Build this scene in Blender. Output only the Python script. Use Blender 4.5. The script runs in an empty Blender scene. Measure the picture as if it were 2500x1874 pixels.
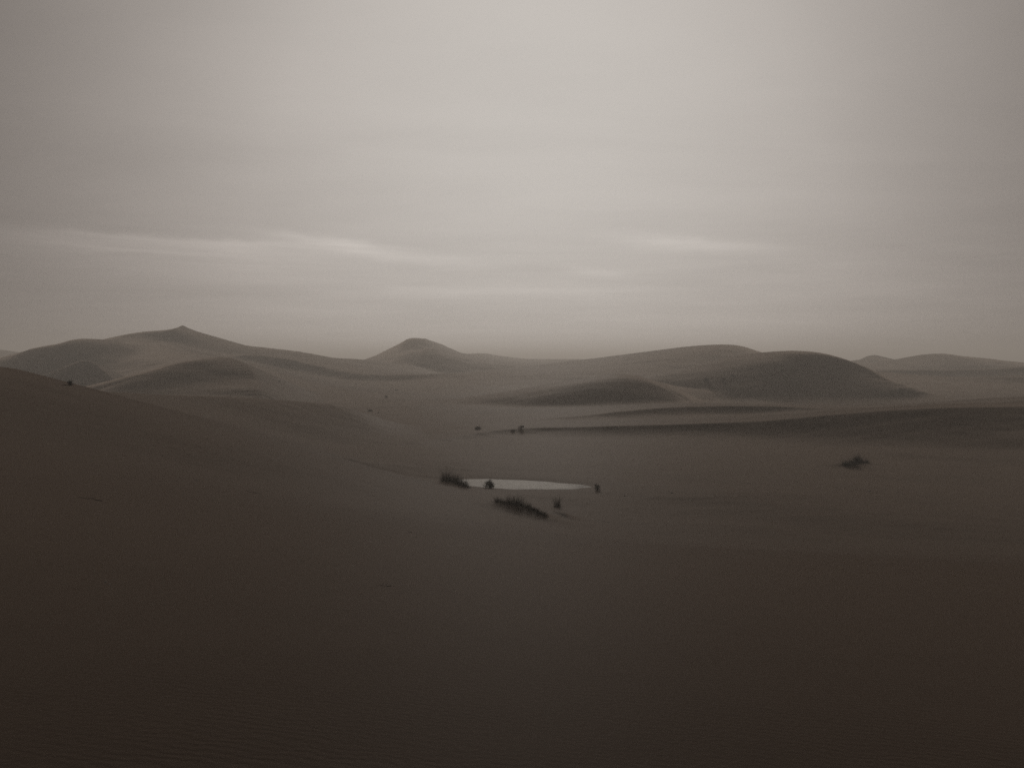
import bpy, math, random
import numpy as np

random.seed(7)
rng = np.random.default_rng(7)
R = math.radians
scene = bpy.context.scene
col = scene.collection

# ------------------------------------------------------------------ camera
FPX = 1875.0                       # focal length in pixels of a 2500 px wide frame
EYE = 11.0                         # eye height above the clay pan
PITCH = math.atan2(937.0 - 885.0, FPX)
cam_data = bpy.data.cameras.new('camera')
cam_data.sensor_width = 36.0
cam_data.lens = 36.0 * FPX / 2500.0
cam_data.clip_start = 0.1
cam_data.clip_end = 20000.0
camera = bpy.data.objects.new('camera', cam_data)
camera.location = (0.0, 0.0, EYE)
camera.rotation_euler = (R(90) - PITCH, 0.0, 0.0)
col.objects.link(camera)
scene.camera = camera

# ------------------------------------------------------------------ render
scene.render.engine = 'CYCLES'
scene.cycles.use_denoising = False
try:
    scene.cycles.denoiser = 'OPENIMAGEDENOISE'
except Exception:
    pass
scene.cycles.max_bounces = 6
scene.cycles.diffuse_bounces = 3
scene.cycles.glossy_bounces = 2
scene.cycles.volume_bounces = 0
scene.cycles.sample_clamp_indirect = 4.0
scene.view_settings.view_transform = 'Standard'
scene.view_settings.look = 'None'
scene.view_settings.exposure = 0.0
scene.view_settings.gamma = 1.0
scene.view_settings.use_curve_mapping = False

# ------------------------------------------------------------------ sky and sun
SUN_EL = R(18.0)
SUN_AZ = R(2.0)                    # clockwise from straight ahead (+Y)
SUN_STRENGTH = 1.2
SKY_STRENGTH = 0.1

world = bpy.data.worlds.new('World')
scene.world = world
world.use_nodes = True
wn, wl = world.node_tree.nodes, world.node_tree.links
wn.clear()


class NB:
    """tiny node-graph helper"""
    def __init__(self, nodes, links):
        self.n, self.l = nodes, links

    def put(self, sock, v):
        if v is None:
            return
        if hasattr(v, 'is_output'):
            self.l.new(v, sock)
        else:
            sock.default_value = v

    def m(self, op, a, b=None, c=None, clamp=False):
        n = self.n.new('ShaderNodeMath')
        n.operation = op
        n.use_clamp = clamp
        for i, v in enumerate((a, b, c)):
            self.put(n.inputs[i], v)
        return n.outputs[0]

    def noise(self, vec, scale, detail=3.0, rough=0.5, dist=0.0, dim='3D'):
        n = self.n.new('ShaderNodeTexNoise')
        n.noise_dimensions = dim
        self.l.new(vec, n.inputs['Vector'])
        n.inputs['Scale'].default_value = scale
        n.inputs['Detail'].default_value = detail
        n.inputs['Roughness'].default_value = rough
        n.inputs['Distortion'].default_value = dist
        return n.outputs['Fac']

    def xyz(self, x, y, z=0.0):
        n = self.n.new('ShaderNodeCombineXYZ')
        for i, v in enumerate((x, y, z)):
            self.put(n.inputs[i], v)
        return n.outputs[0]

    def smooth(self, v, lo, hi, a=0.0, b=1.0):
        n = self.n.new('ShaderNodeMapRange')
        n.interpolation_type = 'SMOOTHSTEP'
        self.put(n.inputs[0], v)
        for i, q in enumerate((lo, hi, a, b)):
            self.put(n.inputs[1 + i], q)
        return n.outputs[0]

    def mix(self, f, a, b, blend='MIX'):
        n = self.n.new('ShaderNodeMix')
        n.data_type = 'RGBA'
        n.blend_type = blend
        self.put(n.inputs[0], f)
        self.put(n.inputs[6], a)
        self.put(n.inputs[7], b)
        return n.outputs[2]


w = NB(wn, wl)
tc = wn.new('ShaderNodeTexCoord')
sep = wn.new('ShaderNodeSeparateXYZ')
wl.new(tc.outputs['Generated'], sep.inputs[0])
dx, dy, dz = sep.outputs
az = w.m('ARCTAN2', dx, dy)                            # azimuth from straight ahead
el = w.m('ARCSINE', dz)

nishita = wn.new('ShaderNodeTexSky')
nishita.sky_type = 'NISHITA'
nishita.sun_disc = False
nishita.sun_elevation = SUN_EL
nishita.sun_rotation = SUN_AZ
nishita.altitude = 700.0
nishita.air_density = 1.0
nishita.dust_density = 6.0
nishita.ozone_density = 1.0
bw = wn.new('ShaderNodeRGBToBW')
wl.new(nishita.outputs[0], bw.inputs[0])
thin = w.m('MINIMUM', w.m('POWER', w.m('MAXIMUM', bw.outputs[0], 0.0), 0.6), 6.0)

# cloud deck: a broad glow of the veiled sun, dimmer round the rest of the sky
sdir = (math.sin(SUN_AZ) * math.cos(SUN_EL), math.cos(SUN_AZ) * math.cos(SUN_EL), math.sin(SUN_EL))
dot = w.m('ADD', w.m('ADD', w.m('MULTIPLY', dx, sdir[0]), w.m('MULTIPLY', dy, sdir[1])),
          w.m('MULTIPLY', dz, sdir[2]))
ang = w.m('ARCCOSINE', w.m('MINIMUM', w.m('MAXIMUM', dot, -1.0), 1.0))
GLOW_W = R(23.3)
q = w.m('DIVIDE', ang, GLOW_W)
glow = w.m('EXPONENT', w.m('MULTIPLY', w.m('POWER', q, 2.2), -0.5))
deck = w.m('ADD', 0.3, w.m('MULTIPLY', glow, 5.4))

# stratus streaks: the deck seen as a flat layer overhead, stretched sideways
hz = w.m('ADD', w.m('MAXIMUM', dz, 0.0), 0.10)
pv = w.xyz(w.m('MULTIPLY', w.m('DIVIDE', dx, hz), 0.45), w.m('DIVIDE', dy, hz), 0.0)
n1 = w.noise(pv, 0.9, 4.0, 0.55, 0.4)
n2 = w.noise(pv, 2.6, 5.0, 0.6, 0.6)
texture = w.m('ADD', w.m('MULTIPLY', w.m('SUBTRACT', n1, 0.5), 0.26),
              w.m('MULTIPLY', w.m('SUBTRACT', n2, 0.5), 0.10))
# bright slits where the deck thins out low over the horizon: azimuth, elevation and half length
# in degrees, tilt, softness of the upper and lower edge in degrees, strength
SLITS = [(-24.4, 8.35, 10.5, 0.00, 0.16, 1.40, 0.24), (-13.4, 8.60, 4.2, -0.11, 0.26, 0.45, 0.20),
         (-7.0, 7.70, 5.5, -0.14, 0.45, 0.40, 0.09), (13.3, 8.50, 5.6, -0.09, 0.40, 0.50, 0.17),
         (0.0, 5.25, 12.0, 0.01, 0.35, 0.25, 0.06), (25.5, 6.35, 6.0, -0.09, 0.35, 0.35, 0.06),
         (6.4, 6.65, 2.2, -0.10, 0.25, 0.30, 0.08), (-25.0, 7.30, 8.0, -0.04, 0.30, 0.50, 0.05),
         (58.0, 8.0, 9.0, -0.05, 0.3, 0.7, 0.12), (-63.0, 7.4, 8.0, 0.05, 0.3, 0.7, 0.14),
         (105.0, 8.6, 12.0, 0.03, 0.3, 0.8, 0.12), (-115.0, 8.2, 11.0, -0.03, 0.3, 0.8, 0.12), (165.0, 7.8, 13.0, 0.02, 0.3, 0.8, 0.12)]
pw = w.xyz(w.m('MULTIPLY', az, 9.0), w.m('MULTIPLY', el, 22.0), 3.7)
wob = w.m('MULTIPLY', w.m('SUBTRACT', w.noise(pw, 1.0, 4.0, 0.6), 0.5), R(1.1))
pf = w.xyz(w.m('MULTIPLY', az, 7.0), w.m('MULTIPLY', el, 110.0), 6.2)
fib = w.smooth(w.noise(pf, 1.0, 5.0, 0.6, 0.7), 0.25, 0.75, 0.65, 1.25)
slit = None
for a0, e0, hl, tilt_, up_, dn_, amp_ in SLITS:
    da = w.m('SUBTRACT', az, R(a0))
    de = w.m('ADD', w.m('SUBTRACT', w.m('SUBTRACT', el, R(e0)), w.m('MULTIPLY', da, tilt_)), wob)
    ends = w.m('EXPONENT', w.m('MULTIPLY', w.m('POWER', w.m('ABSOLUTE', w.m('DIVIDE', da, R(hl))), 3.0), -1.0))
    over = w.m('DIVIDE', w.m('MAXIMUM', de, 0.0), R(up_))
    under = w.m('DIVIDE', w.m('MINIMUM', de, 0.0), R(dn_))
    core = w.m('EXPONENT', w.m('MULTIPLY', w.m('ADD', w.m('MULTIPLY', over, over), w.m('MULTIPLY', under, under)), -0.7))
    one = w.m('MULTIPLY', w.m('MULTIPLY', core, ends), amp_)
    slit = one if slit is None else w.m('ADD', slit, one)
slit = w.m('MULTIPLY', slit, fib)
pb = w.xyz(w.m('MULTIPLY', az, 2.4), w.m('MULTIPLY', el, 60.0), 1.3)
n5 = w.noise(pb, 1.4, 4.0, 0.6, 0.8)
lowband = w.m('MULTIPLY', w.smooth(el, R(0.5), R(4.0)), w.smooth(el, R(6.0), R(12.0), 1.0, 0.0))
bands = w.m('MULTIPLY', w.m('SUBTRACT', n5, 0.5), w.m('MULTIPLY', lowband, 0.16))
lowdim = w.smooth(el, R(-2.0), R(9.0), 1.2, 1.0)
gain = w.m('MULTIPLY', lowdim,
           w.m('ADD', w.m('ADD', 1.0, texture),
               w.m('ADD', slit, bands)))
lum = w.m('MULTIPLY', w.m('ADD', w.m('MULTIPLY', deck, 0.8), w.m('MULTIPLY', thin, 0.2)), gain)
tint = w.mix(glow, (1.0, 0.87, 0.79, 1.0), (1.0, 0.94, 0.877, 1.0))   # dustier away from the sun
skycol = w.mix(1.0, tint, lum, 'MULTIPLY')
bg = wn.new('ShaderNodeBackground')
wl.new(skycol, bg.inputs['Color'])
bg.inputs['Strength'].default_value = SKY_STRENGTH
wo = wn.new('ShaderNodeOutputWorld')
wl.new(bg.outputs[0], wo.inputs['Surface'])

sun_data = bpy.data.lights.new('sun', 'SUN')
sun_data.energy = SUN_STRENGTH
sun_data.angle = R(10.0)
sun_data.color = (1.0, 0.95, 0.88)
sun = bpy.data.objects.new('sun', sun_data)
sun.rotation_euler = (R(90) - SUN_EL, 0.0, math.pi - SUN_AZ)
col.objects.link(sun)

HAZE_DENSITY = 0.00108
HAZE_COLOR = (0.97, 0.90, 0.83)


# ------------------------------------------------------------------ helpers
def at(px, py, Y):
    """world point seen at photo pixel (px, py) at Y metres ahead"""
    u, v = (px - 1250.0) / FPX, (937.0 - py) / FPX
    dyy = math.cos(PITCH) + v * math.sin(PITCH)
    dzz = -math.sin(PITCH) + v * math.cos(PITCH)
    return (u / dyy * Y, Y, EYE + dzz / dyy * Y)


def pts(*ps):
    return [at(*p[:3]) + tuple(p[3:]) for p in ps]


def tag(o, label, cat, group=None):
    o['label'] = label
    o['category'] = cat
    if group:
        o['group'] = group
    return o


def spline(P, step):
    """Catmull-Rom through P, resampled so that segments are about step long"""
    P = np.array(P, float)
    Q = np.vstack([2 * P[0] - P[1], P, 2 * P[-1] - P[-2]])
    out = []
    for i in range(1, len(Q) - 2):
        p0, p1, p2, p3 = Q[i - 1], Q[i], Q[i + 1], Q[i + 2]
        n = max(1, int(math.ceil(np.linalg.norm(p2[:2] - p1[:2]) / step)))
        t = (np.arange(n) / n)[:, None]
        out.append(0.5 * (2 * p1 + (p2 - p0) * t + (2 * p0 - 5 * p1 + 4 * p2 - p3) * t ** 2
                          + (3 * p1 - p0 - 3 * p2 + p3) * t ** 3))
    out.append(Q[-2][None])
    return np.vstack(out)


class VNoise:
    """smooth value noise on a wrapped lattice"""
    def __init__(self, seed):
        self.g = np.random.default_rng(seed).random((256, 256)).astype(np.float32)

    def __call__(self, x, y):
        xi, yi = np.floor(x).astype(np.int64), np.floor(y).astype(np.int64)
        fx, fy = x - xi, y - yi
        fx = fx * fx * fx * (fx * (fx * 6 - 15) + 10)
        fy = fy * fy * fy * (fy * (fy * 6 - 15) + 10)
        a, b = xi & 255, (xi + 1) & 255
        c, d = yi & 255, (yi + 1) & 255
        g = self.g
        return ((g[a, c] * (1 - fx) + g[b, c] * fx) * (1 - fy)
                + (g[a, d] * (1 - fx) + g[b, d] * fx) * fy) - 0.5


VN = [VNoise(s) for s in (11, 12, 13, 14, 15)]


class Ridge:
    """one dune crest: a 3D line with a slope falling away on either hand.
    far / near: (kind, slope) on the left / right hand of the line's direction."""
    def __init__(self, name, P, base, far, near, round_=1.0, blend=2.0, step=6.0, soft=False):
        self.soft = soft
        self.name, self.base, self.far, self.near = name, base, far, near
        self.w, self.k = round_, blend
        self.base = base = base - blend - 1.0              # the foot dives under the basin floor
        P = [tuple(p_) + (1.0,) * (4 - len(p_)) for p_ in P]       # 4th: local steepness of the near side
        self.S = spline(P, step).astype(np.float32)
        hmax = float(self.S[:, 2].max()) - base
        reach = hmax / min(far[1], near[1]) * (3.0 if 'exp' in (far[0], near[0]) else 1.9) + 6.0
        self.lo = self.S[:, :2].min(0) - reach
        self.hi = self.S[:, :2].max(0) + reach

    @staticmethod
    def shape(kind, t):
        if kind == 'exp':
            return np.exp(-t)
        if kind == 'cos':                              # convex crest, concave foot
            return 0.5 + 0.5 * np.cos(np.pi * np.clip(t / 1.8, 0, 1))
        if kind == 'gau':
            return np.exp(-0.7 * t * t)
        return 1.0 - t

    def height(self, x, y):
        """nearest-crest profile; crest height, hand and steepness are blended over
        the line with weights that fall off steeply with distance, so no jumps"""
        f4 = np.float32
        best = np.full(x.shape, 1e12, f4)
        W, Z, B, M, D = (np.zeros(x.shape, f4) for _ in range(5))
        S = self.S
        for i in range(len(S) - 1):
            ax, ay, a_z, a_m = S[i]
            ex, ey, ez, em = S[i + 1] - S[i]
            L2 = ex * ex + ey * ey + f4(1e-9)
            qx, qy = x - ax, y - ay
            t = np.clip((qx * ex + qy * ey) * (1 / L2), 0, 1)
            rx, ry = qx - t * ex, qy - t * ey
            d2 = rx * rx + ry * ry + f4(1e-4)
            side = (ex * qy - ey * qx) * (1 / np.sqrt(L2)) / np.sqrt(d2)
            wt = np.sqrt(L2) * (f4(10) / d2) ** 3
            np.minimum(best, d2, out=best)
            W += wt
            Z += wt * (a_z + t * ez)
            B += wt * side
            M += wt * (a_m + t * em)
            if self.soft:
                D += wt * np.sqrt(d2)
        W = np.maximum(W, f4(1e-37))
        b = np.clip(0.5 + 0.5 * B / W, 0, 1)                         # 1 = far hand
        b = b * b * (3 - 2 * b)
        if self.soft:                                               # no crease where the line curls round
            d = np.sqrt(best)
            k = np.clip((d - 4) / 12, 0, 1)
            best = (d + k * k * (3 - 2 * k) * (D / W / f4(1.13) - d)) ** 2
        dr = np.sqrt(best + f4(self.w ** 2)) - f4(self.w)
        H = np.maximum(Z / W - self.base, 0.02)
        dn = dr / H
        hn = self.shape(self.near[0], dn * self.near[1] * M / W)
        hf = self.shape(self.far[0], dn * self.far[1])
        return self.base + H * (hn + (hf - hn) * b)


def smax(a, b, k):
    return np.maximum(a, b) + np.maximum(0.0, k - np.abs(a - b)) ** 2 / (4 * k)


# ------------------------------------------------------------------ the dunes
RIDGES = [
    # far dunes along the skyline
    Ridge('far_dune', pts((1060, 884, 800), (1110, 868, 800), (1145, 863, 800), (1180, 862, 800), (1230, 869, 800),
                          (1290, 876, 800), (1400, 876, 800), (1470, 881, 800), (1560, 890, 800)),
          0, ('cos', .2), ('cos', .25), 8, 5, 25),
    Ridge('far_dune', pts((-250, 880, 850), (-150, 862, 850), (-60, 848, 850), (0, 857, 850), (40, 869, 850), (120, 885, 850)),
          0, ('cos', .2), ('cos', .25), 8, 5, 25),
    Ridge('peaked_dune', pts((820, 886, 590), (890, 877, 600), (940, 856, 605), (985, 833, 610), (1002, 826, 610),
                             (1040, 827, 608), (1075, 839, 606), (1120, 859, 602), (1170, 872, 598), (1260, 886, 590)),
          0, ('lin', .35), ('cos', .22), 2.5, 6, 12),
    Ridge('peaked_dune', pts((800, 905, 520), (880, 893, 520), (960, 870, 530), (1010, 855, 535), (1050, 849, 538),
                             (1100, 856, 536), (1150, 868, 532), (1220, 880, 525), (1320, 891, 515), (1420, 899, 500)),
          0, ('cos', .3), ('cos', .25), 2.5, 3, 12),
    Ridge('right_far_dune', pts((1980, 892, 640), (2060, 882, 640), (2095, 878, 640), (2115, 868, 640), (2128, 865, 640),
                                (2145, 871, 640), (2165, 877, 640), (2230, 880, 640), (2350, 890, 640)),
          0, ('lin', .4), ('cos', .3), 2, 4, 10),
    Ridge('right_far_dune', pts((2140, 890, 560), (2200, 879, 560), (2235, 872, 560), (2265, 865, 560), (2290, 863, 560),
                                (2325, 869, 560), (2370, 873, 560), (2430, 879, 560), (2520, 886, 555), (2700, 880, 540),
                                (2900, 870, 520)),
          0, ('cos', .25), ('cos', .25), 3, 4, 12),
    Ridge('right_far_dune', pts((2040, 908, 420), (2120, 903, 420), (2250, 902, 415), (2380, 901, 410), (2500, 896, 405),
                                (2700, 888, 395), (2950, 886, 380)),
          0, ('cos', .12), ('exp', .35), 2, 3, 12),
    Ridge('right_far_dune', pts((2080, 915, 340), (2160, 919, 330), (2280, 923, 322), (2400, 921, 318), (2520, 917, 315),
                                (2750, 910, 305), (2950, 908, 290)),
          0, ('cos', .12), ('exp', .25), 2, 3, 10),
    # long dune with the pointed summit on the left
    Ridge('summit_dune', pts((-60, 925, 400), (60, 902, 408), (160, 878, 416), (240, 855, 424), (285, 836, 430, 1.5), (310, 823, 438, 1.5), (340, 817, 444, 1.5), (370, 810, 448, 1.5), (395, 806, 451, 1.4),
                             (425, 803, 454), (438, 800, 455), (447, 794, 455), (458, 800, 455), (475, 807, 455),
                             (520, 820, 455), (600, 843, 455), (640, 847, 456), (720, 857, 460), (770, 866, 465),
                             (810, 873, 470), (890, 878, 480), (980, 890, 480)),
          0, ('lin', .4), ('cos', .35), 1.0, 1.5, 8),
    Ridge('summit_dune', pts((366, 813, 448, 2.6), (392, 832, 420, 2.4), (440, 852, 385, 2.3), (510, 869, 345, 2.2), (590, 885, 315, 1.7),
                             (690, 917, 285), (780, 938, 262), (860, 956, 248)),
          0, ('lin', .22), ('cos', .2), 3.0, 4, 8),
    Ridge('summit_dune', pts((520, 880, 372), (570, 868, 378), (620, 866, 380), (680, 871, 379), (740, 884, 374),
                             (800, 898, 366), (860, 909, 358), (930, 914, 352), (1010, 913, 348), (1100, 914, 345),
                             (1200, 919, 340), (1310, 925, 330), (1400, 932, 320)),
          0, ('cos', .10), ('exp', .33), 2.0, 3, 8),
    Ridge('rounded_dune', pts((-200, 900, 340), (-60, 885, 355), (30, 867, 366), (80, 850, 371), (140, 840, 376),
                              (180, 830, 379), (210, 827, 380), (245, 828, 380), (278, 834, 380), (330, 852, 380), (400, 885, 372)),
          0, ('cos', .3), ('cos', .40), 3, 1.5, 8),
    Ridge('hollow_dune', pts((20, 945, 292), (70, 927, 300), (125, 908, 305), (180, 886, 306), (205, 879, 305), (222, 882, 303),
                             (248, 900, 298), (270, 918, 290), (300, 938, 280)),
          0, ('lin', .45), ('lin', .36), .6, 1.0, 4),
    Ridge('slip_face_dune', pts((235, 957, 240), (300, 945, 238), (370, 925, 235), (430, 905, 232), (490, 885, 230),
                                (528, 874, 228), (556, 873, 226), (590, 885, 220), (612, 903, 212), (625, 925, 203),
                                (632, 950, 190), (636, 975, 180)),
          0, ('lin', .42), ('cos', .23), .5, 1.2, 4),
    # dunes behind the pan
    Ridge('back_dome_dune', pts((1330, 895, 370), (1430, 879, 385), (1500, 870, 390), (1600, 857, 397), (1680, 846, 400),
                                (1730, 842, 400), (1785, 842, 400), (1830, 851, 399), (1870, 864, 396), (1950, 884, 388),
                                (2050, 905, 370)),
          0, ('cos', .3), ('cos', .2), 6, 4, 8),
    Ridge('dome_dune', pts((1380, 952, 238, 1.4), (1460, 940, 245, 1.35), (1540, 926, 252, 1.3), (1620, 910, 257, 1.2), (1700, 892, 262, 1.1), (1770, 874, 266),
                           (1815, 865, 269), (1860, 860, 271), (1930, 856, 272), (2000, 861, 270), (2060, 876, 265),
                           (2100, 891, 259), (2130, 908, 252), (2160, 923, 246), (2220, 944, 238), (2280, 962, 232), (2350, 978, 218)),
          0, ('lin', .45), ('cos', .225), .8, 2, 4),
    Ridge('brink_dune', pts((840, 990, 194), (920, 987, 199), (1000, 983, 203, 1.4), (1100, 974, 206, 1.4), (1200, 960, 208, 1.3), (1300, 943, 210, 1.15),
                            (1400, 928, 210), (1460, 918, 209), (1495, 911, 209, 1.3), (1525, 914, 212, 2.2), (1560, 924, 216, 2.6),
                            (1620, 937, 222, 2.4), (1700, 950, 227, 2), (1790, 964, 231, 1.5), (1860, 974, 226)),
          0, ('lin', .3), ('cos', .19), .5, 1, 4),
    Ridge('brink_dune', pts((1470, 916, 209), (1495, 924, 206), (1530, 938, 202), (1562, 956, 197), (1582, 974, 191),
                            (1597, 992, 185), (1606, 1004, 175)),
          0, ('lin', .60), ('lin', .225), .2, .4, 2.5),
    Ridge('low_dune', pts((1180, 1044, 124), (1230, 1037, 131), (1300, 1029, 137), (1400, 1016, 143), (1500, 1005, 148),
                          (1600, 996, 151), (1700, 991, 153), (1800, 990, 153), (1900, 992, 151), (2010, 997, 147),
                          (2140, 1004, 141), (2280, 1010, 134)),
          0, ('cos', .10), ('exp', .35), .5, 1.5, 3),
    Ridge('low_dune', pts((2140, 1004, 156), (2300, 991, 158), (2400, 984, 160), (2500, 977, 162), (2700, 965, 165), (3000, 960, 160)),
          0, ('cos', .15), ('exp', .35), 1.0, 1.5, 4),
    Ridge('long_dune', pts((1010, 1088, 101, 1.5), (1080, 1075, 107, 1.5), (1150, 1062, 114, 1.4), (1220, 1053, 119, 1.4), (1300, 1046, 121, 1.3),
                           (1450, 1040, 120, 1.2), (1600, 1036, 118, 1.1), (1750, 1032, 116, 1.05), (1870, 1027, 114, 1.0), (2000, 1015, 112, .92),
                           (2130, 1004, 110, .88), (2300, 995, 108, .85), (2500, 990, 106, .85), (2700, 984, 104, .85), (3000, 975, 96)),
          0, ('cos', .12), ('exp', .34), .4, 1.5, 3),
    # the dune underfoot, curving round to the left
    Ridge('sand', [(120, -60, 9.0), (60, -30, 9.3), (20, -9, 9.6), (2, -3.2, 9.72), (-10, 1, 9.75), (-24, 13, 10.1, 1.2), (-36, 33, 10.7, 1.6)]
          + pts((-60, 893, 54, 1.7), (0, 899, 60, 1.8), (60, 912, 68, 1.8), (110, 930, 73, 1.7), (165, 944, 79, 1.5), (240, 956, 87, 1.6), (360, 962, 95, 1.5), (480, 966, 102, 1.45),
                (600, 970, 108, 1.4), (700, 976, 113, 1.35), (800, 987, 117, 1.25), (870, 1001, 120, 1.1), (930, 1021, 122), (990, 1041, 124), (1050, 1058, 125), (1110, 1068, 124)),
          0, ('lin', .45), ('lin', .172), .7, 1.6, 4, True),
    Ridge('sand', pts((380, 1075, 50), (470, 1082, 52), (560, 1094, 54), (700, 1119, 57), (840, 1145, 61), (960, 1172, 65), (1060, 1194, 68)),
          0, ('cos', .13), ('lin', .16), 9.0, 1.2, 3),
]
OWNERS = ['sand', 'long_dune', 'low_dune', 'brink_dune', 'dome_dune', 'back_dome_dune', 'slip_face_dune', 'hollow_dune',
          'rounded_dune', 'summit_dune', 'peaked_dune', 'right_far_dune', 'far_dune']

# small humps of blown sand that the plants have gathered: crest line, height, half width
PAN_C = at(1245, 1183, 69.4)
PAN_SKEW = .24                    # the pan lies a little askew, its left end farther away
HUMPS = []


def hump(P, h, wd):
    HUMPS.append((spline(np.array(P, float), 0.4).astype(np.float32), h, wd))


def xy(px, py, Y):
    return at(px, py, Y)[:2]


hump([xy(1195, 0, 52.6), xy(1225, 0, 52.2), xy(1255, 0, 52.0), xy(1290, 0, 51.2), xy(1320, 0, 50.2), xy(1340, 0, 49.8)], .45, 1.3)
hump([xy(1060, 0, 66.0), xy(1095, 0, 64.5), xy(1130, 0, 62.2), xy(1145, 0, 61.5)], .3, 1.0)
hump([xy(1352, 0, 53.8), xy(1362, 0, 53.4), xy(1378, 0, 52.8), xy(1395, 0, 52.0)], .30, .55)
hump([xy(2050, 0, 82), xy(2085, 0, 81), xy(2115, 0, 81)], .35, .9)


def ground(x, y, owner=False):
    x = np.asarray(x, np.float32)
    y = np.asarray(y, np.float32)
    r = np.sqrt(x * x + y * y)
    # basin floor: gentle swells, larger far away
    h = VN[0](x / 55 + 3.3, y / 40 + 7.1) * np.clip((r - 60) / 150, 0.1, 1.6)
    roll = np.clip((r - 115) / 90, 0, 1)
    h += roll * (1.5 * VN[1](x / 85 + y / 160 + 5.2, y / 42 + x / 300 + 2.6) + .7 * VN[2](x / 33 + 1.7, y / 17 + x / 90))
    far = np.clip((r - 650) / 600, 0, 1)
    h += far * (9.0 * (0.5 - np.abs(VN[1](x / 190 + 40, y / 120 + 9))) ** 1.5 + 4 * VN[2](x / 420, y / 300))
    # the shallow bowl with the clay pan
    ex = x - PAN_C[0]
    ey = y - PAN_C[1] + PAN_SKEW * ex
    bowl = np.exp(-((ex / 26) ** 2 + (ey / 18) ** 2) * 1.2)
    h = h * (1 - bowl) - 0.10 * bowl
    own = np.zeros(x.shape, np.int16)
    for rd in RIDGES:
        m = (x > rd.lo[0]) & (x < rd.hi[0]) & (y > rd.lo[1]) & (y < rd.hi[1])
        if not m.any():
            continue
        v = rd.height(x[m], y[m])
        hm = h[m]
        if owner:
            om = own[m]
            om[v > hm] = OWNERS.index(rd.name)
            own[m] = om
        h[m] = smax(hm, v, rd.k)
    # pan hollow: the sand dips just under the level of the clay
    ang_ = np.arctan2(ey / 3.1, ex / 7.0)
    rim = 1.0 + .03 * np.sin(3 * ang_ + 1.0) + .03 * np.sin(7 * ang_) + .02 * np.sin(13 * ang_ + 2)
    rr = np.sqrt((np.abs(ex) / 7.1) ** 1.6 + (ey / 2.9) ** 2) / rim
    near_pan = rr < 3.0
    lift = np.maximum(h, .03) + (h - np.maximum(h, .03)) * np.clip((rr - 1.6) / 1.2, 0, 1)
    h = np.where(near_pan, lift * np.clip((rr - 0.75) / 1.6, 0.0, 1.0) + np.clip((rr - 1.0) * .16, -.07, .05) * np.clip(3.0 - rr, 0, 1), h)
    # humps
    for S, hh, wd in HUMPS:
        lo, hi = S.min(0) - 3.2 * wd, S.max(0) + 3.2 * wd
        m = (x > lo[0]) & (x < hi[0]) & (y > lo[1]) & (y < hi[1])
        if m.any():
            xm, ym = x[m], y[m]
            d2 = np.full(xm.shape, 1e9, np.float32)
            tt = np.zeros_like(d2)
            for i, (sx, sy) in enumerate(S):
                e = (xm - sx) ** 2 + (ym - sy) ** 2
                k = e < d2
                d2[k] = e[k]
                tt[k] = i / (len(S) - 1)
            prof = np.sin(np.pi * (0.12 + 0.76 * tt)) ** .8
            h[m] += hh * prof * np.exp(-1.1 * (np.sqrt(d2 + .02) / wd) ** 1.6)
    # wind-worn unevenness of the sand
    amp = np.clip(r / 40, .35, 1.6)
    keep = np.clip((rr - 1.0) / 1.0, 0, 1)
    h += keep * amp * (.16 * VN[3](x / 11 + y / 30, y / 7) + .03 * VN[4](x / 3.1 + y / 9, y / 1.7) + .012 * VN[2](x / .9, y / .5) * (r < 90))
    return (h, own) if owner else h


def on_ground(px, py, y0=12.0, y1=900.0):
    """first point of the ground seen through photo pixel (px, py)"""
    Y = np.geomspace(y0, y1, 2500)
    X = np.array([at(px, py, v)[0] for v in (1.0,)])[0] * Y
    Z = EYE + (at(px, py, 1.0)[2] - EYE) * Y
    g = ground(X, Y)
    hit = np.nonzero(g >= Z)[0]
    i = hit[0] if len(hit) else int(np.argmin(Z - g))
    return float(X[i]), float(Y[i]), float(g[i])


# ------------------------------------------------------------------ materials
GLINT = .13
SHEEN = .30


def new_mat(name):
    m = bpy.data.materials.new(name)
    m.use_nodes = True
    nt = m.node_tree
    return m, NB(nt.nodes, nt.links), nt.nodes['Principled BSDF']


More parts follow.
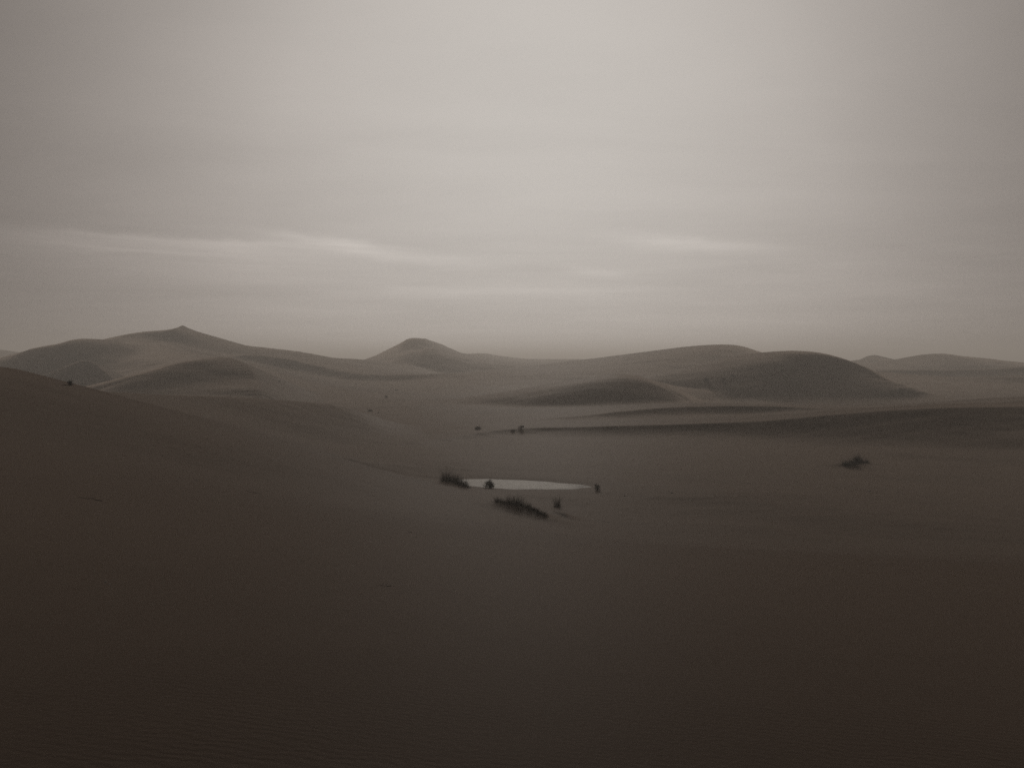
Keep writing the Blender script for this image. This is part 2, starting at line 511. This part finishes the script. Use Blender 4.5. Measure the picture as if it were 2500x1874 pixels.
def sand_material():
    m, b, p = new_mat('sand')
    geo = b.n.new('ShaderNodeNewGeometry')
    pos = geo.outputs['Position']
    mp = b.n.new('ShaderNodeMapping')
    b.l.new(pos, mp.inputs['Vector'])
    mp.inputs['Scale'].default_value = (1, 1, 0.6)
    big = b.noise(mp.outputs[0], 0.035, 3, .5, .3)
    mid = b.noise(mp.outputs[0], 0.9, 4, .6)
    fine = b.noise(mp.outputs[0], 60.0, 2, .6)
    f = b.m('ADD', b.m('ADD', b.m('MULTIPLY', big, .5), b.m('MULTIPLY', mid, .25)), b.m('MULTIPLY', fine, .25), clamp=True)
    c = b.mix(f, (.043, .032, .025, 1), (.074, .055, .043, 1))
    b.l.new(c, p.inputs['Base Color'])
    p.inputs['Roughness'].default_value = .62
    p.inputs['Specular IOR Level'].default_value = 0.0
    # wind ripples and grain
    rot = b.n.new('ShaderNodeMapping')
    b.l.new(pos, rot.inputs['Vector'])
    rot.inputs['Rotation'].default_value = (0, 0, R(14))
    wv = b.n.new('ShaderNodeTexWave')
    wv.wave_type = 'BANDS'
    wv.bands_direction = 'Y'
    b.l.new(rot.outputs[0], wv.inputs['Vector'])
    wv.inputs['Scale'].default_value = 3.4
    wv.inputs['Distortion'].default_value = 9.0
    wv.inputs['Detail'].default_value = 3.0
    wv.inputs['Detail Scale'].default_value = .8
    patch = b.smooth(b.noise(pos, .12, 3, .55), .40, .62)
    rip = b.m('MULTIPLY', wv.outputs['Fac'], b.m('MULTIPLY_ADD', patch, .85, .15))
    bump1 = b.n.new('ShaderNodeBump')
    bump1.inputs['Strength'].default_value = .14
    bump1.inputs['Distance'].default_value = .012
    b.l.new(rip, bump1.inputs['Height'])
    bump2 = b.n.new('ShaderNodeBump')
    bump2.inputs['Strength'].default_value = .5
    bump2.inputs['Distance'].default_value = .01
    b.l.new(b.noise(pos, 22.0, 4, .65), bump2.inputs['Height'])
    b.l.new(bump1.outputs[0], bump2.inputs['Normal'])
    b.l.new(bump2.outputs[0], p.inputs['Normal'])
    p.inputs['Sheen Weight'].default_value = SHEEN
    p.inputs['Sheen Roughness'].default_value = .28
    p.inputs['Sheen Tint'].default_value = (1.0, .80, .66, 1)
    # some grains glint towards the light: a weak share of rough gloss
    p2 = b.n.new('ShaderNodeBsdfPrincipled')
    b.l.new(c, p2.inputs['Base Color'])
    p2.inputs['Roughness'].default_value = .6
    p2.inputs['Specular IOR Level'].default_value = .03
    b.l.new(bump2.outputs[0], p2.inputs['Normal'])
    mx = b.n.new('ShaderNodeMixShader')
    mx.inputs[0].default_value = GLINT
    b.l.new(p.outputs[0], mx.inputs[1])
    b.l.new(p2.outputs[0], mx.inputs[2])
    b.l.new(mx.outputs[0], b.n['Material Output'].inputs['Surface'])
    return m


def clay_material():
    m, b, p = new_mat('pale_clay')
    geo = b.n.new('ShaderNodeNewGeometry')
    pos = geo.outputs['Position']
    a = b.noise(pos, .55, 4, .6, .5)
    f = b.noise(pos, 9.0, 4, .65)
    v = b.m('ADD', b.m('MULTIPLY', a, .6), b.m('MULTIPLY', f, .4), clamp=True)
    clay = b.mix(b.smooth(v, .3, .7), (.29, .255, .218, 1), (.47, .425, .37, 1))
    # drifted sand lies thinly over the margin and in streaks across the clay
    sx = b.n.new('ShaderNodeSeparateXYZ')
    b.l.new(pos, sx.inputs[0])
    rx_ = b.m('DIVIDE', b.m('SUBTRACT', sx.outputs[0], PAN_C[0]), 7.0)
    ry_ = b.m('ADD', b.m('DIVIDE', b.m('SUBTRACT', sx.outputs[1], PAN_C[1]), 3.1), b.m('MULTIPLY', rx_, PAN_SKEW * 7.0 / 3.1))
    rad_ = b.m('SQRT', b.m('ADD', b.m('POWER', b.m('ABSOLUTE', rx_), 1.6), b.m('MULTIPLY', ry_, ry_)))
    st = b.n.new('ShaderNodeMapping')
    b.l.new(pos, st.inputs['Vector'])
    st.inputs['Scale'].default_value = (.45, 1.6, 1)
    drift = b.noise(st.outputs[0], 1.3, 4, .6)
    cover = b.smooth(b.m('ADD', rad_, b.m('MULTIPLY', b.m('SUBTRACT', drift, .5), .9)), .80, 1.02)
    thin_ = b.smooth(b.noise(st.outputs[0], 3.1, 5, .65), .46, .70, 0.0, .45)
    clay = b.mix(thin_, clay, (.119, .088, .068, 1))
    b.l.new(b.mix(cover, clay, (.119, .088, .068, 1)), p.inputs['Base Color'])
    p.inputs['Specular IOR Level'].default_value = .03
    p.inputs['Roughness'].default_value = .7
    vor = b.n.new('ShaderNodeTexVoronoi')
    vor.feature = 'DISTANCE_TO_EDGE'
    vor.inputs['Scale'].default_value = 3.0
    b.l.new(pos, vor.inputs['Vector'])
    bp = b.n.new('ShaderNodeBump')
    bp.inputs['Distance'].default_value = .02
    bp.inputs['Strength'].default_value = .6
    b.l.new(b.smooth(vor.outputs['Distance'], 0, .06), bp.inputs['Height'])
    b.l.new(bp.outputs[0], p.inputs['Normal'])
    return m


def plant_material(name, lo, hi, rough=.75):
    m, b, p = new_mat(name)
    oi = b.n.new('ShaderNodeNewGeometry')
    rnd = oi.outputs['Random Per Island']
    b.l.new(b.mix(rnd, (*lo, 1), (*hi, 1)), p.inputs['Base Color'])
    p.inputs['Roughness'].default_value = rough
    p.inputs['Specular IOR Level'].default_value = .2
    return m


M_SAND = sand_material()
M_CLAY = clay_material()
M_GRASS = plant_material('dry_grass', (.030, .027, .019), (.085, .072, .052))
M_STRAW = plant_material('straw', (.16, .135, .10), (.28, .24, .18))
M_BUSH = plant_material('dark_foliage', (.018, .017, .012), (.050, .044, .030))
M_TWIG = plant_material('dead_wood', (.030, .023, .018), (.06, .047, .037))
M_STONE = plant_material('pale_stone', (.30, .28, .25), (.46, .43, .39), .8)
M_DARKSTONE = plant_material('dark_stone', (.04, .034, .03), (.07, .06, .05), .8)


# ------------------------------------------------------------------ terrain mesh
def build_terrain():
    rad = np.concatenate([np.geomspace(.6, 20, 150, endpoint=False), np.geomspace(20, 110, 300, endpoint=False),
                          np.geomspace(110, 680, 520, endpoint=False), np.geomspace(680, 5200, 70)])
    a_in = np.linspace(R(-38), R(38), 1000)
    a_l = np.linspace(R(-180), R(-38), 130, endpoint=False)
    a_r = np.linspace(R(38), R(180), 130, endpoint=False)[1:]
    azs = np.concatenate([a_l, a_in, a_r])
    nr, na = len(rad), len(azs)
    A, Rr = np.meshgrid(azs, rad)
    X, Y = (Rr * np.sin(A)).ravel(), (Rr * np.cos(A)).ravel()
    Z, own = ground(X, Y, True)
    co = np.stack([X, Y, Z], 1).astype(np.float32)
    idx = np.arange(nr * na).reshape(nr, na)
    nxt = np.roll(idx, -1, axis=1)
    quads = np.stack([idx[:-1], nxt[:-1], nxt[1:], idx[1:]], -1).reshape(-1, 4)[:, ::-1]
    # vertex normals of the whole sheet, shared across the pieces it is split into
    fn = np.cross(co[quads[:, 2]] - co[quads[:, 0]], co[quads[:, 3]] - co[quads[:, 1]])
    vn = np.zeros_like(co)
    for k in range(4):
        for c in range(3):
            vn[:, c] += np.bincount(quads[:, k], weights=fn[:, c], minlength=len(co)).astype(np.float32)
    vn /= np.linalg.norm(vn, axis=1, keepdims=True) + 1e-12
    if vn[:, 2].mean() < 0:
        quads, vn = quads[:, ::-1], -vn
    fo = own[quads].max(1)
    centre = co[:na].mean(0)
    for i, nm in enumerate(OWNERS):
        f = quads[fo == i]
        if not len(f):
            continue
        used = np.unique(f)
        remap = np.full(len(co), -1, np.int64)
        remap[used] = np.arange(len(used))
        v, faces = co[used], remap[f]
        tris = None
        nv = vn[used]
        me = bpy.data.meshes.new(nm)
        extra = []
        if nm == 'sand':                               # close the small hole under the feet
            ring = remap[idx[0]]
            v = np.vstack([v, centre[None]])
            nv = np.vstack([nv, [[0, 0, 1]]])
            c = len(v) - 1
            extra = [(int(ring[(k + 1) % na]), int(ring[k]), c) for k in range(na)]
        nq = len(faces)
        loops = np.concatenate([faces.ravel(), np.array(extra, np.int64).ravel()]) if extra else faces.ravel()
        starts = np.concatenate([np.arange(nq) * 4, nq * 4 + np.arange(len(extra)) * 3])
        me.vertices.add(len(v))
        me.vertices.foreach_set('co', v.astype(np.float32).ravel())
        me.loops.add(len(loops))
        me.loops.foreach_set('vertex_index', loops.astype(np.int32))
        me.polygons.add(nq + len(extra))
        me.polygons.foreach_set('loop_start', starts.astype(np.int32))
        me.update(calc_edges=True)
        me.polygons.foreach_set('use_smooth', np.ones(nq + len(extra), bool))
        me.materials.append(M_SAND)
        me.normals_split_custom_set_from_vertices(nv.astype(np.float32))
        o = bpy.data.objects.new(nm, me)
        o['kind'] = 'structure'
        col.objects.link(o)


build_terrain()


def build_pan():
    n = 160
    v = [(PAN_C[0], PAN_C[1], 0.0)]
    for ring in (.5, 1.0):
        for k in range(n):
            t = 2 * math.pi * k / n
            xx = 8.2 * ring * math.cos(t)
            v.append((PAN_C[0] + xx, PAN_C[1] + 4.0 * ring * math.sin(t) - PAN_SKEW * xx, 0.0))
    f = [(0, 1 + k, 1 + (k + 1) % n) for k in range(n)]
    f += [(1 + k, 1 + n + k, 1 + n + (k + 1) % n, 1 + (k + 1) % n) for k in range(n)]
    me = bpy.data.meshes.new('clay_pan')
    me.from_pydata(v, [], f)
    me.materials.append(M_CLAY)
    o = bpy.data.objects.new('clay_pan', me)
    o['kind'] = 'structure'
    col.objects.link(o)


build_pan()


def build_haze():
    e = 5400.0
    z0, z1 = -16.0, 46.0
    v = [(x, y, z) for z in (z0, z1) for x, y in ((-e, -e), (e, -e), (e, e), (-e, e))]
    f = [(3, 2, 1, 0), (4, 5, 6, 7), (0, 1, 5, 4), (1, 2, 6, 5), (2, 3, 7, 6), (3, 0, 4, 7)]
    me = bpy.data.meshes.new('haze')
    me.from_pydata(v, [], f)
    m = bpy.data.materials.new('haze')
    m.use_nodes = True
    nt = m.node_tree
    nt.nodes.clear()
    pv_ = nt.nodes.new('ShaderNodeVolumePrincipled')
    pv_.inputs['Color'].default_value = (*HAZE_COLOR, 1)
    pv_.inputs['Density'].default_value = HAZE_DENSITY
    pv_.inputs['Anisotropy'].default_value = .30
    out = nt.nodes.new('ShaderNodeOutputMaterial')
    nt.links.new(pv_.outputs[0], out.inputs['Volume'])
    me.materials.append(m)
    o = bpy.data.objects.new('haze', me)
    o['kind'] = 'stuff'
    col.objects.link(o)


build_haze()


# ------------------------------------------------------------------ plants
def mesh_obj(name, v, f, mat, parent=None, kind=None):
    me = bpy.data.meshes.new(name)
    me.from_pydata(v, [], f)
    me.materials.append(mat)
    o = bpy.data.objects.new(name, me)
    if parent is not None:
        o.parent = parent
    if kind:
        o['kind'] = kind
    col.objects.link(o)
    return o


def root(name, loc, label, cat, group=None):
    o = bpy.data.objects.new(name, None)
    o.location = loc
    o.empty_display_size = .2
    col.objects.link(o)
    return tag(o, label, cat, group)


def blade(v, f, base, direction, length, width, droop, nseg=3):
    """a tapered, drooping blade of grass as a folded strip"""
    d = np.array(direction, float)
    d /= np.linalg.norm(d)
    side = np.cross(d, (rng.normal(), rng.normal(), rng.normal()))
    side /= np.linalg.norm(side) + 1e-9
    p = np.array(base, float)
    i0 = len(v)
    for k in range(nseg + 1):
        t = k / nseg
        wd = width * (1 - .85 * t)
        v.append(tuple(p - side * wd / 2))
        v.append(tuple(p + side * wd / 2))
        d = d + np.array((0, 0, -droop / nseg)) * (0.5 + t)
        d /= np.linalg.norm(d)
        p = p + d * length / nseg
    for k in range(nseg):
        a = i0 + 2 * k
        f.append((a, a + 1, a + 3, a + 2))


def twig(v, f, a, b, ra, rb):
    """a four-sided tapering stick"""
    a, b = np.array(a, float), np.array(b, float)
    d = b - a
    d /= np.linalg.norm(d) + 1e-9
    s = np.cross(d, (.3, .9, .31))
    s /= np.linalg.norm(s) + 1e-9
    t = np.cross(d, s)
    i = len(v)
    for p, r in ((a, ra), (b, rb)):
        for k in range(4):
            c, q_ = math.cos(k * math.pi / 2), math.sin(k * math.pi / 2)
            v.append(tuple(p + s * r * c + t * r * q_))
    for k in range(4):
        f.append((i + k, i + (k + 1) % 4, i + 4 + (k + 1) % 4, i + 4 + k))
    f.append((i + 3, i + 2, i + 1, i))
    f.append((i + 4, i + 5, i + 6, i + 7))


def gz(x, y):
    return float(ground(np.array([x]), np.array([y]))[0])


def grass_along(name, line, height, density, spread, label, hprof=None, lean=(0, 0), straw=.12, group=None, cat='dune grass', mat=None):
    """a tussock strip: blades rooted along a line on the sand. line: list of (x, y)"""
    S = spline(np.array([(x, y, 0) for x, y in line], float), .1)
    n = int(density)
    c = S[len(S) // 2]
    o = root(name, (c[0], c[1], gz(c[0], c[1])), label, cat, group)
    gx, gy, ts = [], [], []
    for k in range(n):
        t = rng.random()
        q_ = S[min(int(t * len(S)), len(S) - 1)]
        gx.append(q_[0] + rng.normal() * spread * .5)
        gy.append(q_[1] + rng.normal() * spread * .7)
        ts.append(t)
    zs = ground(np.array(gx), np.array(gy))
    # clumps make the top uneven
    cl = rng.random(14)
    parts = {'blades': ([], []), 'dry_stems': ([], [])}
    for k in range(n):
        t = ts[k]
        hp = (hprof(t) if hprof else 1.0) * (.5 + .85 * cl[int(t * 13.99)])
        kind = 'dry_stems' if rng.random() < straw else 'blades'
        L = height * hp * (.45 + .65 * rng.random()) * (1.25 if kind == 'dry_stems' else 1)
        d = (rng.normal() * .34 + lean[0], rng.normal() * .4 + lean[1], 1.0)
        base = (gx[k] - o.location[0], gy[k] - o.location[1], zs[k] - o.location[2] - .04)
        v, f = parts[kind]
        blade(v, f, base, d, L, .016 if kind == 'blades' else .009, .7 * rng.random())
    for nm, (v, f) in parts.items():
        if f:
            mesh_obj(nm, v, f, (mat or M_GRASS) if nm == 'blades' else M_STRAW, o, 'stuff')
    # matted litter at the foot
    v, f = [], []
    for k in range(n // 4):
        j = rng.integers(n)
        base = (gx[j] - o.location[0], gy[j] - o.location[1], zs[j] - o.location[2] + .01)
        a_ = rng.random() * 6.283
        blade(v, f, base, (math.cos(a_), math.sin(a_), .35), height * .25 * (.5 + rng.random()), .02, .6)
    mesh_obj('litter', v, f, M_BUSH, o, 'stuff')
    return o


def bush(name, loc, rx, ry, h, label, n=380, group=None, leaf=.06, cat='shrub', tilt=0.0):
    """a low round shrub: branching twigs and small leaves spread through a dome"""
    o = root(name, loc, label, cat, group)
    tv, tf, lv, lf = [], [], [], []
    for k in range(max(9, n // 22)):
        a_ = rng.random() * 6.283
        e_ = .25 + 1.2 * rng.random()
        tip = np.array((rx * math.cos(a_) * math.cos(e_) + tilt * h * math.sin(e_), ry * math.sin(a_) * math.cos(e_),
                        h * math.sin(e_))) * (.75 + .35 * rng.random())
        midp = tip * .5 + rng.normal(size=3) * .06 * h
        midp[2] = abs(midp[2])
        twig(tv, tf, (0, 0, -.05), midp, .022, .014)
        twig(tv, tf, midp, tip, .014, .005)
        for j in range(3):
            tip2 = midp + (tip - midp) * (.2 + .5 * rng.random()) + rng.normal(size=3) * .2 * h
            tip2[2] = max(tip2[2], .03)
            twig(tv, tf, midp, tip2, .009, .004)
    clumps = []
    for k in range(26 if n >= 400 else 12):            # ragged clumps of leaves at the branch ends
        a_ = rng.random() * 6.283
        e_ = math.asin(rng.random() ** .6 * .98)
        q_ = .55 + .5 * rng.random()
        clumps.append((rx * math.cos(a_) * math.cos(e_) * q_ + tilt * h * math.sin(e_), ry * math.sin(a_) * math.cos(e_) * q_,
                       h * (.12 + .8 * math.sin(e_) * q_)))
    for k in range(n):
        cc = np.array(clumps[k % len(clumps)])
        c = cc + rng.normal(size=3) * np.array((rx, ry, h)) * .17
        c[2] = max(c[2], .02)
        d = c / (np.linalg.norm(c) + 1e-6) + rng.normal(size=3) * .55
        blade(lv, lf, c, d, leaf * (1.2 + 1.6 * rng.random()), leaf * .55, .3, 2)
    mesh_obj('branches', tv, tf, M_TWIG, o)
    mesh_obj('foliage', lv, lf, M_BUSH, o, 'stuff')
    return o


# long hooped tussock in front of the pan
grass_along('dune_grass', [xy(1210, 0, 52.5), xy(1228, 0, 52.2), xy(1255, 0, 52.0), xy(1290, 0, 51.2), xy(1315, 0, 50.4), xy(1335, 0, 49.9)],
            .72, 1500, .18, 'longest dark grass tussock, arched over the sand hump in front of the pan',
            hprof=lambda t: .42 + .5 * math.exp(-((t - .33) / .26) ** 2), lean=(-.05, 0))
grass_along('dune_grass', [xy(1076, 0, 65.3), xy(1088, 0, 64.6), xy(1104, 0, 64.0), xy(1125, 0, 62.6), xy(1138, 0, 61.8)],
            1.0, 1200, .30, 'shaggy grass tussock slanting down to the left end of the pale pan',
            hprof=lambda t: .55 + .75 * math.exp(-((t - .12) / .25) ** 2) + .15 * t, lean=(.1, 0))
p = on_ground(1360, 1236)
grass_along('dune_grass', [(p[0] - .16, p[1]), (p[0], p[1]), (p[0] + .18, p[1])],
            .95, 150, .08, 'slender upright grass tuft on a small mound right of the arched tussock', straw=.3)
p = on_ground(1195, 1191)
bush('desert_shrub', (p[0], p[1], p[2]), .44, .4, .58, 'small dark round shrub on the near rim of the pale pan', 640, leaf=.07)
p = on_ground(1458, 1196)
bush('desert_shrub', (p[0], p[1], p[2]), .24, .22, .5, 'tiny dark square-topped shrub just off the right tip of the pan', 200, leaf=.06)
cx = [on_ground(q_, y_, 30)[:2] for q_, y_ in ((2060, 1136), (2072, 1133), (2085, 1131), (2096, 1128), (2106, 1129), (2120, 1130))]
grass_along('desert_shrub', cx, 1.25, 1700, .26, 'low black spiky shrub alone on the bare dark slope at right',
            hprof=lambda t: .45 + .25 * math.exp(-((t - .12) / .12) ** 2) + .55 * math.exp(-((t - .62) / .17) ** 2), straw=.04, cat='shrub',
            mat=M_BUSH)

# small shrubs scattered over the farther dunes
SMALL = [
    (172, 941, .2, .3, 'lone dark bush on the bare crest line of the near left dune'),
    (682, 933, .3, .4, 'dark speck of a bush right of the dune with the steep slip face'),
    (943, 971, .5, .6, 'lower of two dark bushes on the pale flat below the peaked dune'),
    (967, 953, .55, .3, 'upper of two dark bushes on the pale flat below the peaked dune'),
    (903, 1004, .42, .42, 'straggling dark bush on the rounded end of the left dune'),
    (924, 1008, .14, .14, 'tiny bush just right of the straggling one on the end of the left dune'),
    (1166, 1047, .45, .3, 'flat dark bush on the flat behind the pan, leftmost of three'),
    (1252, 1053, .3, .2, 'smallest of three bushes behind the pan, in the middle'),
    (1272, 1046, .45, .38, 'dark clump rightmost of three bushes behind the pan'),
    (1724, 933, .9, 1.3, 'left of two dark bushes on the left flank of the dome dune'),
    (1766, 933, .8, 1.25, 'right of two dark bushes on the left flank of the dome dune'),
    (1788, 917, .5, .35, 'faint bush above the pair on the left flank of the dome dune'),
    (2197, 950, .25, .3, 'tiny dark bush at the foot of the dome dune, right side'),
]
for px, py, rx, h, lab in SMALL:
    p = on_ground(px, py, 30)
    bush('desert_shrub', p, rx, rx * .8, h, lab, 560 if rx > .7 else 260 if rx > .3 else 110, 'small shrubs scattered over the farther dunes', leaf=.05 + .10 * rx)


# ------------------------------------------------------------------ sticks and stones on the sand
def stick(px, py, length, ang_, label, mat=M_TWIG, thick=.008, group='dead sticks lying on the sand', name='stick'):
    x, y, z = on_ground(px, py, 3)
    n = 5
    v, f = [], []
    o = root(name, (x, y, z), label, 'stick', group)
    ps = []
    for k in range(n + 1):
        t = k / n - .5
        qx = x + math.cos(ang_) * t * length + rng.normal() * .01
        qy = y + math.sin(ang_) * t * length + rng.normal() * .02
        ps.append((qx - x, qy - y, gz(qx, qy) - z + thick * .5 + abs(rng.normal()) * .012))
    for k in range(n):
        twig(v, f, ps[k], ps[k + 1], thick * (1 - .12 * k), thick * (1 - .12 * (k + 1)))
    mesh_obj('stem', v, f, mat, o)
    for k in (2, 3):
        v, f = [], []
        twig(v, f, ps[k], (ps[k][0] + .10 * length, ps[k][1] + .12 * length * (-1) ** k, ps[k][2] + .03), thick * .6, thick * .25)
        mesh_obj('side_twig', v, f, mat, o)


stick(220, 1218, .75, R(170), 'dark bent stick half buried in the dark slope at far left')
stick(617, 1202, .8, R(168), 'thin dark stick on the slope left of the pan')
stick(480, 1172, .35, R(120), 'short forked twig on the left slope above the thin stick')
stick(2192, 1201, .45, R(5), 'short black twig on the bare slope, nearer than the black spiky shrub')
stick(938, 1431, .22, R(175), 'short thin twig on the bare sand in the centre foreground', thick=.004)


def stone(px, py, s, label, mat=M_STONE, group='small stones lying on the sand'):
    x, y, z = on_ground(px, py, 3)
    import bmesh
    bm = bmesh.new()
    bmesh.ops.create_icosphere(bm, subdivisions=2, radius=s)
    for v in bm.verts:
        v.co.x *= 1.5 + .2 * rng.normal()
        v.co.z *= .6
        v.co *= 1 + .12 * rng.normal()
    me = bpy.data.meshes.new('stone')
    bm.to_mesh(me)
    bm.free()
    me.materials.append(mat)
    o = bpy.data.objects.new('stone', me)
    o.location = (x, y, z + s * .25)
    o.rotation_euler = (0, 0, rng.random() * 6)
    col.objects.link(o)
    tag(o, label, 'stone', group)


stone(2122, 1198, .075, 'pale stone left of the black twig on the right slope')
stone(2245, 1159, .065, 'small pale stone on the dark right slope, beyond the black twig')
stone(2030, 1253, .05, 'small pale stone on the right slope, nearer than the black twig')
stone(1640, 1203, .07, 'dark pebble on the flat right of the pan', M_DARKSTONE)
stone(1525, 1210, .05, 'tiny dark pebble just right of the square-topped shrub', M_DARKSTONE)
stone(258, 1421, .013, 'upper of two tiny pale pebbles on the dark lower left slope')
stone(266, 1426, .010, 'lower of two tiny pale pebbles on the dark lower left slope')


# ------------------------------------------------------------------ wind-blown litter
def litter():
    """bits of dry stem and grit strewn over the sand, thickest on the left slope"""
    v, f = [], []
    spots = []
    for k in range(46):
        spots.append((430 + rng.normal() * 70, 1120 + rng.normal() * 32, .08 + .14 * rng.random(), .005))
    for k in range(40):
        spots.append((1250 + rng.normal() * 160, 1225 + rng.normal() * 30, .06 + .12 * rng.random(), .006))
    Y = np.geomspace(3, 150, 1400)
    for px, py, ln, th in spots:
        u = at(px, py, 1.0)
        X, Z = u[0] * Y, EYE + (u[2] - EYE) * Y
        hit = np.nonzero(ground(X, Y) >= Z)[0]
        if not len(hit):
            continue
        x, y = X[hit[0]], Y[hit[0]]
        a_ = R(165) + rng.normal() * .35
        dx_, dy_ = math.cos(a_) * ln / 2, math.sin(a_) * ln / 2
        za, zb = ground(np.array([x - dx_, x + dx_]), np.array([y - dy_, y + dy_]))
        twig(v, f, (x - dx_, y - dy_, za + th * .4), (x + dx_, y + dy_, zb + th * (.4 + 2 * rng.random())), th, th * .6)
    o = mesh_obj('litter', v, f, M_TWIG, None, 'stuff')
    o['label'] = 'scattered bits of dry stem and grit on the open sand'


litter()
